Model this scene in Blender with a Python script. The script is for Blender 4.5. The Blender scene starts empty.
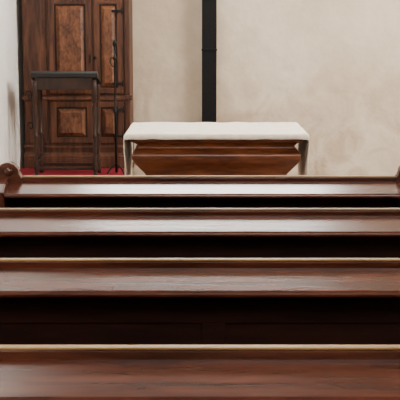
import bpy, bmesh, math, random
from mathutils import Vector, noise
random.seed(3)
S=bpy.context.scene
C=S.collection

# ------------------------------------------------------------ materials
def mat_new(n):
    m=bpy.data.materials.new(n); m.use_nodes=True
    nt=m.node_tree; b=nt.nodes['Principled BSDF']
    return m,nt,b
def wood(name,dark,light,scale=6.0,stretch=(0.12,1,1),rough=.35,coat=.0,bump=.08,spec=.5):
    m,nt,b=mat_new(name)
    tc=nt.nodes.new('ShaderNodeTexCoord'); mp=nt.nodes.new('ShaderNodeMapping')
    mp.inputs['Scale'].default_value=stretch
    nt.links.new(tc.outputs['Object'],mp.inputs['Vector'])
    n1=nt.nodes.new('ShaderNodeTexNoise'); n1.inputs['Scale'].default_value=scale*6; n1.inputs['Detail'].default_value=8
    n1.inputs['Distortion'].default_value=.6
    n2=nt.nodes.new('ShaderNodeTexNoise'); n2.inputs['Scale'].default_value=scale; n2.inputs['Detail'].default_value=4
    n2.inputs['Distortion'].default_value=1.5
    nt.links.new(mp.outputs[0],n1.inputs['Vector']); nt.links.new(mp.outputs[0],n2.inputs['Vector'])
    mx=nt.nodes.new('ShaderNodeMath'); mx.operation='ADD'
    nt.links.new(n1.outputs['Fac'],mx.inputs[0]); nt.links.new(n2.outputs['Fac'],mx.inputs[1])
    r=nt.nodes.new('ShaderNodeValToRGB')
    r.color_ramp.elements[0].position=.38; r.color_ramp.elements[0].color=(*dark,1)
    r.color_ramp.elements[1].position=.64; r.color_ramp.elements[1].color=(*light,1)
    h=nt.nodes.new('ShaderNodeMath'); h.operation='MULTIPLY'; h.inputs[1].default_value=.5
    nt.links.new(mx.outputs[0],h.inputs[0]); nt.links.new(h.outputs[0],r.inputs[0])
    nt.links.new(r.outputs[0],b.inputs['Base Color'])
    rr=nt.nodes.new('ShaderNodeMapRange'); rr.inputs[3].default_value=rough-.05; rr.inputs[4].default_value=rough+.07
    nt.links.new(n2.outputs['Fac'],rr.inputs[0]); nt.links.new(rr.outputs[0],b.inputs['Roughness'])
    b.inputs['Coat Weight'].default_value=coat; b.inputs['Coat Roughness'].default_value=.2
    b.inputs['Specular IOR Level'].default_value=spec
    bp=nt.nodes.new('ShaderNodeBump'); bp.inputs['Strength'].default_value=bump; bp.inputs['Distance'].default_value=.01
    nt.links.new(n1.outputs['Fac'],bp.inputs['Height']); nt.links.new(bp.outputs[0],b.inputs['Normal'])
    return m
def plain(name,col,rough=.5,metal=0,emit=None,es=0,spec=.5,lo=.8):
    m,nt,b=mat_new(name)
    n=nt.nodes.new('ShaderNodeTexNoise'); n.inputs['Scale'].default_value=30; n.inputs['Detail'].default_value=5
    r=nt.nodes.new('ShaderNodeValToRGB')
    r.color_ramp.elements[0].position=.3; r.color_ramp.elements[0].color=(*[c*lo for c in col],1)
    r.color_ramp.elements[1].position=.7; r.color_ramp.elements[1].color=(*col,1)
    tc=nt.nodes.new('ShaderNodeTexCoord'); nt.links.new(tc.outputs['Object'],n.inputs['Vector'])
    nt.links.new(n.outputs['Fac'],r.inputs[0]); nt.links.new(r.outputs[0],b.inputs['Base Color'])
    b.inputs['Roughness'].default_value=rough; b.inputs['Metallic'].default_value=metal
    b.inputs['Specular IOR Level'].default_value=spec
    if emit:
        b.inputs['Emission Color'].default_value=(*emit,1); b.inputs['Emission Strength'].default_value=es
    return m
def plaster(name,a,c,stain,scale=1.2):
    m,nt,b=mat_new(name)
    tc=nt.nodes.new('ShaderNodeTexCoord')
    n1=nt.nodes.new('ShaderNodeTexNoise'); n1.inputs['Scale'].default_value=scale; n1.inputs['Detail'].default_value=9; n1.inputs['Roughness'].default_value=.62
    n2=nt.nodes.new('ShaderNodeTexNoise'); n2.inputs['Scale'].default_value=scale*9; n2.inputs['Detail'].default_value=6
    n3=nt.nodes.new('ShaderNodeTexNoise'); n3.inputs['Scale'].default_value=scale*2.3; n3.inputs['Detail'].default_value=8; n3.inputs['Distortion'].default_value=1
    for n in(n1,n2,n3): nt.links.new(tc.outputs['Object'],n.inputs['Vector'])
    r=nt.nodes.new('ShaderNodeValToRGB')
    r.color_ramp.elements[0].position=.35; r.color_ramp.elements[0].color=(*a,1)
    r.color_ramp.elements[1].position=.65; r.color_ramp.elements[1].color=(*c,1)
    nt.links.new(n1.outputs['Fac'],r.inputs[0])
    sx=nt.nodes.new('ShaderNodeSeparateXYZ'); nt.links.new(tc.outputs['Object'],sx.inputs[0])
    mr=nt.nodes.new('ShaderNodeMapRange'); mr.inputs[1].default_value=1.4; mr.inputs[2].default_value=.2; mr.inputs[3].default_value=0; mr.inputs[4].default_value=.75
    nt.links.new(sx.outputs['Z'],mr.inputs[0])
    mr2=nt.nodes.new('ShaderNodeMapRange'); mr2.inputs[1].default_value=.42; mr2.inputs[2].default_value=.62
    nt.links.new(n3.outputs['Fac'],mr2.inputs[0])
    mu=nt.nodes.new('ShaderNodeMath'); mu.operation='MULTIPLY'
    nt.links.new(mr.outputs[0],mu.inputs[0]); nt.links.new(mr2.outputs[0],mu.inputs[1])
    mix=nt.nodes.new('ShaderNodeMix'); mix.data_type='RGBA'
    nt.links.new(mu.outputs[0],mix.inputs[0]); nt.links.new(r.outputs[0],mix.inputs[6]); mix.inputs[7].default_value=(*stain,1)
    nt.links.new(mix.outputs[2],b.inputs['Base Color'])
    b.inputs['Roughness'].default_value=.9
    bp=nt.nodes.new('ShaderNodeBump'); bp.inputs['Strength'].default_value=.35; bp.inputs['Distance'].default_value=.02
    nt.links.new(n2.outputs['Fac'],bp.inputs['Height']); nt.links.new(bp.outputs[0],b.inputs['Normal'])
    return m

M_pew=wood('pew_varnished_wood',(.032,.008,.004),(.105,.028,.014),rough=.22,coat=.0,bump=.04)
M_panel=wood('pew_shaded_panel_wood',(.010,.003,.002),(.022,.006,.0035),rough=.6,spec=.12)  # pew wood darkened in its colour for the shade below the ledges
M_edge=wood('pew_worn_lit_edge_wood',(.20,.115,.04),(.42,.27,.10),rough=.5,spec=.25)  # bare worn wood, its light tone also painting the highlight along the top
M_cab=wood('cabinet_wood',(.028,.009,.005),(.115,.042,.020),scale=5,stretch=(1,1,.15),rough=.5,spec=.3)
M_burl=wood('cabinet_burl_wood',(.050,.016,.007),(.19,.072,.030),scale=7,stretch=(1,1,.5),rough=.45,spec=.35)
M_altar=wood('altar_wood',(.075,.019,.007),(.22,.066,.022),scale=5,stretch=(.3,1,1),rough=.30,coat=.0,bump=.04)
M_black=plain('blackened_wood',(.006,.006,.007),.6,spec=.15)
M_leather=plain('black_leather',(.010,.009,.009),.45,spec=.3)
M_darkwood=wood('dark_walnut',(.008,.003,.002),(.030,.011,.006),stretch=(1,1,.2),rough=.45,spec=.3)
M_lect=wood('lectern_wood',(.010,.004,.0025),(.040,.014,.007),stretch=(1,1,.2),rough=.4,spec=.35)
M_iron=plain('wrought_iron',(.008,.008,.009),.5,0,spec=.2)
M_cloth=plain('white_linen',(.86,.78,.66),.9,lo=.84)
M_carpet=plain('red_carpet_pile',(.22,.018,.03),1,spec=.1)
M_stone=plain('stone_floor',(.20,.16,.13),.7)
M_wall=plaster('lime_plaster',(.56,.46,.345),(.71,.615,.49),(.36,.225,.13))
M_wallL=plaster('grey_plaster',(.58,.57,.55),(.68,.67,.65),(.50,.45,.38))
M_ceil=wood('ceiling_timber',(.03,.016,.009),(.08,.045,.025),rough=.7)
M_win=plain('window_daylight_glass',(.8,.85,.9),.3,0,(1,.97,.93),30)
M_win2=plain('window_daylight_glass_side',(.8,.85,.9),.3,0,(1,.94,.85),34)
M_fill=plain('added_fill_window_glow',(.8,.85,.9),.3,0,(1,.94,.86),15)  # glow for the two added fill windows, both out of view
M_frame=plain('window_lead_frame',(.05,.05,.05),.6)

# ------------------------------------------------------------ helpers
def finish(name,bm,mat,parent=None,bevel=0,smooth=False,loc=(0,0,0),rot=(0,0,0)):
    bmesh.ops.recalc_face_normals(bm,faces=bm.faces)
    me=bpy.data.meshes.new(name); bm.to_mesh(me); bm.free()
    me.materials.append(mat)
    o=bpy.data.objects.new(name,me); C.objects.link(o)
    o.location=loc; o.rotation_euler=rot
    if parent: o.parent=parent
    if smooth:
        for p in me.polygons:p.use_smooth=True
    if bevel:
        md=o.modifiers.new('b','BEVEL'); md.width=bevel; md.segments=3; md.limit_method='ANGLE'
        md.harden_normals=False
    return o
def empty(name,loc=(0,0,0),rz=0):
    e=bpy.data.objects.new(name,None); e.location=loc; e.rotation_euler=(0,0,rz); e.empty_display_size=.1; C.objects.link(e); return e
def addbox(bm,x0,x1,y0,y1,z0,z1):
    v=[bm.verts.new(p) for p in[(x0,y0,z0),(x1,y0,z0),(x1,y1,z0),(x0,y1,z0),(x0,y0,z1),(x1,y0,z1),(x1,y1,z1),(x0,y1,z1)]]
    for f in[(0,1,2,3),(4,5,6,7),(0,1,5,4),(1,2,6,5),(2,3,7,6),(3,0,4,7)]: bm.faces.new([v[i] for i in f])
def box(name,x0,x1,y0,y1,z0,z1,mat,parent=None,bevel=0,**k):
    bm=bmesh.new(); addbox(bm,x0,x1,y0,y1,z0,z1); return finish(name,bm,mat,parent,bevel,**k)
def prism(name,prof,a,b,axis,mat,parent=None,bevel=0,**k):
    bm=bmesh.new()
    def P(p,t):
        return (t,p[0],p[1]) if axis=='x' else ((p[0],t,p[1]) if axis=='y' else (p[0],p[1],t))
    A=[bm.verts.new(P(p,a)) for p in prof]; B=[bm.verts.new(P(p,b)) for p in prof]
    bm.faces.new(A); bm.faces.new(B[::-1])
    n=len(prof)
    for i in range(n): bm.faces.new([A[i],A[(i+1)%n],B[(i+1)%n],B[i]])
    return finish(name,bm,mat,parent,bevel,**k)
def catmull(P,n=6):
    out=[]
    for i in range(len(P)-1):
        p0=P[max(i-1,0)];p1=P[i];p2=P[i+1];p3=P[min(i+2,len(P)-1)]
        for k in range(n):
            t=k/n
            out.append(tuple(.5*((2*b)+(-a+c)*t+(2*a-5*b+4*c-d)*t*t+(-a+3*b-3*c+d)*t**3) for a,b,c,d in zip(p0,p1,p2,p3)))
    out.append(P[-1]); return out
def loft(name,levels,mat,parent=None,cx=0,cy=0):
    bm=bmesh.new()
    cs=((-1,-1),(1,-1),(1,1),(-1,1))
    for s in range(4):
        prev=None
        for z,hx,hy in levels:
            a=cs[s]; b=cs[(s+1)%4]
            cur=(bm.verts.new((cx+a[0]*hx,cy+a[1]*hy,z)),bm.verts.new((cx+b[0]*hx,cy+b[1]*hy,z)))
            if prev: f=bm.faces.new([prev[0],prev[1],cur[1],cur[0]]); f.smooth=True
            prev=cur
    for z,hx,hy in(levels[0],levels[-1]):
        bm.faces.new([bm.verts.new((cx+a*hx,cy+b*hy,z)) for a,b in cs])
    return finish(name,bm,mat,parent)
def lathe(name,pts,mat,parent=None,loc=(0,0,0),seg=20):
    bm=bmesh.new(); rings=[]
    for r,z in pts:
        rings.append([bm.verts.new((r*math.cos(2*math.pi*i/seg),r*math.sin(2*math.pi*i/seg),z)) for i in range(seg)])
    bm.faces.new(rings[0]); bm.faces.new(rings[-1])
    for a,b in zip(rings,rings[1:]):
        for i in range(seg): bm.faces.new([a[i],a[(i+1)%seg],b[(i+1)%seg],b[i]])
    return finish(name,bm,mat,parent,0,True,loc)
def tube(name,pts,r,mat,parent=None):
    cu=bpy.data.curves.new(name,'CURVE'); cu.dimensions='3D'; cu.bevel_depth=r; cu.bevel_resolution=3
    sp=cu.splines.new('POLY'); sp.points.add(len(pts)-1)
    for i,p in enumerate(pts): sp.points[i].co=(*p,1)
    tmp=bpy.data.objects.new(name,cu); C.objects.link(tmp)
    dg=bpy.context.evaluated_depsgraph_get(); me=bpy.data.meshes.new_from_object(tmp.evaluated_get(dg))
    bpy.data.objects.remove(tmp); me.materials.clear(); me.materials.append(mat)
    o=bpy.data.objects.new(name,me); C.objects.link(o)
    if parent:o.parent=parent
    return o

# ------------------------------------------------------------ room
XL,XR,YB,YF,H=-1.79,4.6,11.05,-3.0,8.0
box('floor',XL-.2,XR+.2,YF-.2,YB+.2,-.1,0,M_stone)
box('ceiling',XL-.2,XR+.2,YF-.2,YB+.2,H,H+.1,M_ceil)
def wall_with_opening(name,axis,pos,thick,a0,a1,openings,mat):
    bm=bmesh.new()
    us=sorted({a0,a1,*[o[0] for o in openings],*[o[1] for o in openings]})
    zs=sorted({0,H,*[o[2] for o in openings],*[o[3] for o in openings]})
    for i in range(len(us)-1):
        for j in range(len(zs)-1):
            uc=(us[i]+us[i+1])/2; zc=(zs[j]+zs[j+1])/2
            if any(o[0]<uc<o[1] and o[2]<zc<o[3] for o in openings): continue
            if axis=='y': addbox(bm,us[i],us[i+1],pos,pos+thick,zs[j],zs[j+1])
            else: addbox(bm,pos,pos+thick,us[i],us[i+1],zs[j],zs[j+1])
    return finish(name,bm,mat)
wb=(-1.4,1.6,4.4,6.4)
wall_with_opening('wall_back','y',YB,.25,XL-.2,XR+.2,[wb],M_wall)
wl=(4.2,6.8,3.4,6.0)
wall_with_opening('wall_left','x',XL-.2,.2,YF,YB,[wl],M_wallL)
wr=[(7.2,9.8,2.4,5.6)]
wall_with_opening('wall_right','x',XR,.25,YF,YB,wr,M_wall)
wf=(-1.0,2.6,3.8,6.8)
wall_with_opening('wall_front','y',YF-.2,.2,XL-.2,XR+.2,[wf],M_wall)
def window(name,axis,pos,u0,u1,z0,z1,mat,s=1):
    e=empty(name)
    def bx(n,a,b,c,d,p0,p1,m):
        p0,p1=sorted((pos+s*p0,pos+s*p1))
        if axis=='y': box(n,a,b,p0,p1,c,d,m,e)
        else: box(n,p0,p1,a,b,c,d,m,e)
    bx('pane',u0,u1,z0,z1,.16,.17,mat)
    w=.06
    bx('frame_bottom',u0,u1,z0,z0+w,.08,.15,M_frame); bx('frame_top',u0,u1,z1-w,z1,.08,.15,M_frame)
    bx('frame_a',u0,u0+w,z0+w,z1-w,.08,.15,M_frame); bx('frame_b',u1-w,u1,z0+w,z1-w,.08,.15,M_frame)
    n=4
    for i in range(1,n):
        u=u0+(u1-u0)*i/n; bx('mullion_%d'%i,u-.015,u+.015,z0+w,z1-w,.1,.14,M_frame)
window('window_1','y',YB,*wb,M_win)
window('window_2','x',XR,*wr[0],M_win2)
window('added_fill_window_3','y',YF,*wf,M_fill,-1)  # unseen window added behind the camera as frontal fill light
window('added_fill_window_4','x',XL,*wl,M_fill,-1)  # unseen window added to brighten the altar front from the left

# chancel step with red carpet
PX1=-.70; PY0=9.35
box('chancel_step',XL+.004,PX1,PY0,YB-.004,0,.155,M_stone,bevel=.003)
box('red_carpet',XL+.012,PX1-.01,PY0+.02,YB-.02,.155,.165,M_carpet)
Zp=.165

# ------------------------------------------------------------ pews
ZT=.914
def pew(y,i):
    cx=.04; hw=.93
    e=empty('church_pew',(cx,y,0))
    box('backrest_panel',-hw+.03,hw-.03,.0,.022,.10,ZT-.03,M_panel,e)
    box('top_rail',-hw+.06,hw-.06,-.004,.030,ZT-.03,ZT-.005,M_pew,e,.003)
    box('worn_lit_top_edge',-hw+.09,hw-.09,.003,.027,ZT-.005,ZT,M_edge,e,.002)  # worn strip with the rail's highlight put into its colour
    prof=[(-.004,ZT-.024),(-.135,ZT-.056)]
    nx,nz=-.135,ZT-.067
    for k in range(7):
        a=math.radians(90+k*30); prof.append((nx+.011*math.cos(a),nz+.011*math.sin(a)))
    prof+=[(-.125,ZT-.078),(-.004,ZT-.046)]
    prism('book_ledge',prof,-hw+.03,hw-.03,'x',M_pew,e)
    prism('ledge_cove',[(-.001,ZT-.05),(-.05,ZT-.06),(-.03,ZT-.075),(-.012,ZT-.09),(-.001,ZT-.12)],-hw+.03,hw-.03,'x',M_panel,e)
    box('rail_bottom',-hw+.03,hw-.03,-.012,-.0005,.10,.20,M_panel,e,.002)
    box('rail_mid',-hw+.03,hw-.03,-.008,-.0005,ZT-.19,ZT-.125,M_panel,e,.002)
    for k,x in enumerate((-hw+.08,.0,hw-.08)):
        box('stile_%d'%(k+1),x-.035,x+.035,-.0078,-.0006,.20,ZT-.19,M_panel,e,.002)
    box('seat',-hw+.03,hw-.03,.022,.40,.43,.455,M_pew,e,.006)
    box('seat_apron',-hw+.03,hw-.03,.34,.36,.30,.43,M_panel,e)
    box('kneeler',-hw+.03,hw-.03,-.32,-.16,.14,.165,M_pew,e,.006)
    for s,n in((-1,'left'),(1,'right')):
        x0,x1=sorted((s*(hw-.03),s*(hw+.015)))
        side=[(-.34,0),(-.34,.17),(-.20,.20),(-.06,.34),(-.045,.60),(-.14,.80),(-.155,ZT-.05),(-.10,ZT-.02),(0,ZT),(.035,ZT),(.05,.75),(.12,.66),(.34,.64),(.42,.60),(.41,.50),(.36,.42),(.40,.10),(.42,0)]
        prism('end_'+n,side,x0,x1,'x',M_pew,e,.006)
        xo=s*(hw+.015)
        pts=[(0,-.03),(-.106,-.03),(-.102,-.004),(-.096,.004),(-.090,.016),(-.086,.036),(-.072,.054),(-.052,.063),(-.03,.062),(-.008,.054),(0,.03)]
        ear=[(xo+s*p[0],ZT+p[1]) for p in pts]
        prism('scroll_ear_'+n,ear,-.016,.034,'y',M_pew,e,.004)
        lathe('scroll_boss_'+n,[(.0,0),(.020,0),(.020,.006),(.012,.011),(.0,.012)],M_pew,e,(xo-s*.045,-.016,ZT+.022)).rotation_euler=(math.radians(90),0,0)
    return e
for i,y in enumerate((2.17,3.02,3.87,4.72)): pew(y,i)

# ------------------------------------------------------------ altar
ax,ay=.118,7.92
al=empty('altar',(ax,ay,0))
foot=[(0,.56,.36),(.06,.56,.36),(.0601,.545,.345),(.09,.53,.33),(.12,.50,.30)]
belly=catmull([(.12,.50,.30),(.30,.455,.25),(.42,.475,.255),(.50,.515,.275),(.56,.565,.315),(.61,.600,.362),(.65,.610,.378),(.685,.590,.355),(.705,.562,.326)],8)
cove=catmull([(.7051,.562,.326),(.720,.566,.328),(.738,.585,.347),(.752,.612,.378)],6)
loft('ogee_body',foot+belly[1:],M_altar,al)
loft('ogee_cove',cove,M_altar,al)
box('crown_fillet',-.619,.619,-.385,.385,.7521,.779,M_altar,al,.006)
box('cove_bead',-.572,.572,-.338,.338,.699,.709,M_altar,al,.004)
box('top_board',-.64,.64,-.42,.40,.7795,.797,M_altar,al,.003)
bm=bmesh.new(); nu,nv=150,40
path=[]
drop=.50; W=.655
for k in range(18): path.append((-W-.004*math.sin(k*.5),.806-drop+drop*k/18))
for k in range(5):
    a=math.pi-k*math.pi/8; path.append((-W+.02+.02*math.cos(a),.800+.014*math.sin(a)))
for k in range(1,60): path.append((-W+.02+(2*W-.04)*k/60,.814))
path+= [(-x,z) for x,z in path[:23][::-1]]
rows=[]
for j in range(nv+1):
    t=j/nv; y=-.44+.86*t
    rows.append([bm.verts.new((x,y+ .004*noise.noise(Vector((x*6,0,z*5))), z+ (.006*noise.noise(Vector((x*9,y*9,1))) if z>.8 else 0))) for x,z in path])
for lev,(dy,dz) in enumerate(((-.008,-.006),(-.010,-.020),(-.010,-.036))):
    r=[]
    for x,z in path:
        if z>.79: r.append(bm.verts.new((x,-.44+dy+.003*noise.noise(Vector((x*14,lev,0))),z+dz+.005*noise.noise(Vector((x*10,0,lev))))))
        else: r.append(None)
    rows.insert(0,r)
for a,b in zip(rows,rows[1:]):
    for i in range(len(path)-1):
        q=(a[i],a[i+1],b[i+1],b[i])
        if all(q): bm.faces.new(q)
o=finish('altar_cloth',bm,M_cloth,None,0,True,(ax,ay,0))
md=o.modifiers.new('s','SOLIDIFY'); md.thickness=.004; md.offset=1

# ------------------------------------------------------------ big cross behind the altar
cr=empty('wooden_cross',(.095,YB-.10,0))
box('upright',-.075,.075,-.03,.04,.06,4.0,M_black,cr,.004)
box('crossbeam',-.85,.85,-.045,-.03,3.0,3.16,M_black,cr,.006)
box('foot_block',-.16,.16,-.12,.09,0,.06,M_black,cr,.006)
box('bracket',-.080,.080,-.040,-.031,1.31,1.33,M_black,cr,.002)

# ------------------------------------------------------------ cabinet
cb=empty('wooden_cabinet',(-1.74,10.46,Zp))
Wc=1.05; Dc=.5; Hc=2.19
box('carcass',0,Wc,0,Dc,.10,Hc,M_cab,cb,.006)
def mould(n,z,h,o,m=M_cab,x0=0,x1=Wc):
    prism(n,[(0.001,z),(-o,z),(-o,z+h*.35),(-o*.75,z+h*.55),(-o*.45,z+h*.8),(-o*.3,z+h),(0.001,z+h)],x0-.01,x1+.02,'x',m,cb)
box('plinth',-.012,Wc+.03,-.035,Dc,.0,.10,M_cab,cb,.006)
mould('base_moulding',.10,.05,.035)
mould('waist_moulding',.675,.045,.022)
mould('base_cap',.20,.03,.02)
box('cornice',-.03,Wc+.06,-.07,Dc,Hc,Hc+.08,M_cab,cb,.02)
def pilaster(n,x0,x1):
    box(n,x0,x1,-.018,-.001,.25,.67,M_cab,cb,.004); box(n+'_upper',x0,x1,-.018,-.001,.73,Hc-.03,M_cab,cb,.004)
pilaster('pilaster_left',.015,.23)
pilaster('pilaster_right',1.0,1.045)
def door(n,x0,x1,z0,z1):
    d=-.03; w=.055
    box(n+'_board',x0,x1,-.012,-.001,z0,z1,M_darkwood,cb)
    box(n+'_stile_a',x0,x0+w,d,-.0125,z0,z1,M_cab,cb,.004)
    box(n+'_stile_b',x1-w,x1,d,-.0125,z0,z1,M_cab,cb,.004)
    box(n+'_rail_a',x0+w,x1-w,d,-.0125,z0,z0+w,M_cab,cb,.004)
    box(n+'_rail_b',x0+w,x1-w,d,-.0125,z1-w,z1,M_cab,cb,.004)
    a0,a1,b0,b1=x0+w+.014,x1-w-.014,z0+w+.014,z1-w-.014
    bm=bmesh.new()
    s=.035
    R=[[(a0,-.0126,b0),(a1,-.0126,b0),(a1,-.0126,b1),(a0,-.0126,b1)],[(a0,-.014,b0),(a1,-.014,b0),(a1,-.014,b1),(a0,-.014,b1)],
       [(a0+s,-.040,b0+s),(a1-s,-.040,b0+s),(a1-s,-.040,b1-s),(a0+s,-.040,b1-s)]]
    R=[[bm.verts.new(p) for p in r] for r in R]
    bm.faces.new(R[0]);bm.faces.new(R[2])
    for a,b in zip(R,R[1:]):
        for i in range(4): bm.faces.new([a[i],a[(i+1)%4],b[(i+1)%4],b[i]])
    finish(n+'_panel',bm,M_burl,cb)
door('upper_door_left',.265,.680,.74,1.66); door('upper_door_right',.705,.985,.74,1.66)
door('crest_door_left',.265,.680,1.68,2.14); door('crest_door_right',.705,.985,1.68,2.14)
door('lower_door_left',.265,.680,.25,.66); door('lower_door_right',.705,.985,.25,.66)
def hinge(n,x,z,w=.10):
    box(n+'_strap',x-w/2,x+w/2,-.046,-.0405,z-.012,z+.012,M_iron,cb,.002)
    lathe(n+'_pin',[(.0,-.03),(.007,-.03),(.007,.03),(.0,.03)],M_iron,cb,(x+w/2,-.046,z),10)
for k,z in enumerate((.84,1.54,.32,.58)): hinge('hinge_%d'%k,.93,z)
lathe('door_knob',[(0,0),(.012,0),(.008,.01),(.016,.025),(.0,.032)],M_iron,cb,(.715,-.030,1.09),12).rotation_euler=(math.radians(90),0,0)
box('keyhole_plate',.650,.670,-.0335,-.0305,1.04,1.12,M_iron,cb)

# ------------------------------------------------------------ lectern (dark stand)
le=empty('lectern',(-1.255,9.95,Zp)); le.scale=(1,1,.955)
hw=.275
prism('desk_top',[(-.17,.975),(-.17,1.015),(-.14,1.035),(.20,.93),(.20,.89)],-hw-.03,hw+.035,'x',M_leather,le,.006)
prism('desk_lip',[(.20,.90),(.20,.955),(.215,.955),(.215,.895)],-hw,hw,'x',M_lect,le,.003)
box('apron_rear',-hw+.02,hw-.02,-.15,-.13,.855,.972,M_lect,le,.003)
for s in(-1,1): prism('apron_side_%d'%(s+2),[(-.14,.88),(-.14,.98),(.18,.90),(.18,.86)],s*hw*.93-.01,s*hw*.93+.01,'x',M_lect,le)
prof=[(.022,0),(.022,.03),(.016,.05),(.027,.09),(.020,.14),(.015,.20),(.021,.30),(.015,.38),(.025,.40),(.015,.42),(.018,.55),(.023,.66),(.015,.72),(.024,.74),(.024,.88),(.024,.95)]
for k,(x,y) in enumerate(((-hw,-.14),(hw,-.14),(-hw,.17),(hw,.17))):
    p=[(r,min(z,.895) if y>0 else z) for r,z in prof]
    lathe('leg_%d'%(k+1),p,M_lect,le,(x,y,0),16)
for k,(a,b,c,d) in enumerate(((-hw,hw,-.15,-.13),(-hw,hw,.16,.18))): box('stretcher_%d'%(k+1),a,b,c,d,.07,.10,M_lect,le,.003)
for k,s in enumerate((-1,1)):
    box('side_stretcher_%d'%(k+1),s*hw-.01,s*hw+.01,-.14,.17,.16,.19,M_lect,le,.003)
def scroll(n,cx,cz,r,y,s):
    pts=[]
    for k in range(26):
        a=k*.25; rr=r*(1-k/34); pts.append((cx+s*rr*math.cos(a),y,cz+rr*math.sin(a)*1.6))
    tube(n,pts,.007,M_iron,le)
scroll('scroll_bracket_1',-hw-.052,.80,.035,-.14,-1); scroll('scroll_bracket_2',-hw-.045,.50,.03,-.14,-1)

# ------------------------------------------------------------ slender iron candle stand
st=empty('candle_stand',(-.80,10.0,Zp)); st.scale=(1,1,.965)
lathe('rod',[(.0,.02),(.011,.02),(.011,.6),(.016,.61),(.016,.63),(.009,.64),(.009,1.12),(.020,1.13),(.020,1.15),(.008,1.16),(.008,1.25),(.018,1.26),(.022,1.29),(.012,1.31),(.0,1.315)],M_iron,st,(0,0,0),14)
for k in range(3):
    a=math.radians(90+120*k); dx,dy=math.cos(a),math.sin(a)
    tube('foot_%d'%k,[(0,0,.10),(dx*.04,dy*.04,.085),(dx*.075,dy*.075,.04),(dx*.095,dy*.095,.008)],.008,M_iron,st)
tube('hook',[(0,0,1.05),(-.03,0,1.07),(-.045,0,1.10),(-.04,0,1.14),(-.02,0,1.15)],.005,M_iron,st)

# ------------------------------------------------------------ world, camera
w=bpy.data.worlds.new('World'); S.world=w; w.use_nodes=True
w.node_tree.nodes['Background'].inputs[0].default_value=(.6,.7,.9,1); w.node_tree.nodes['Background'].inputs[1].default_value=.6
cam=bpy.data.cameras.new('Camera'); co=bpy.data.objects.new('Camera',cam); C.objects.link(co)
cam.sensor_width=36; cam.lens=95.1; cam.clip_end=100
co.location=(0,0,1.6); co.rotation_euler=(math.radians(90-9.56),0,0)
S.camera=co
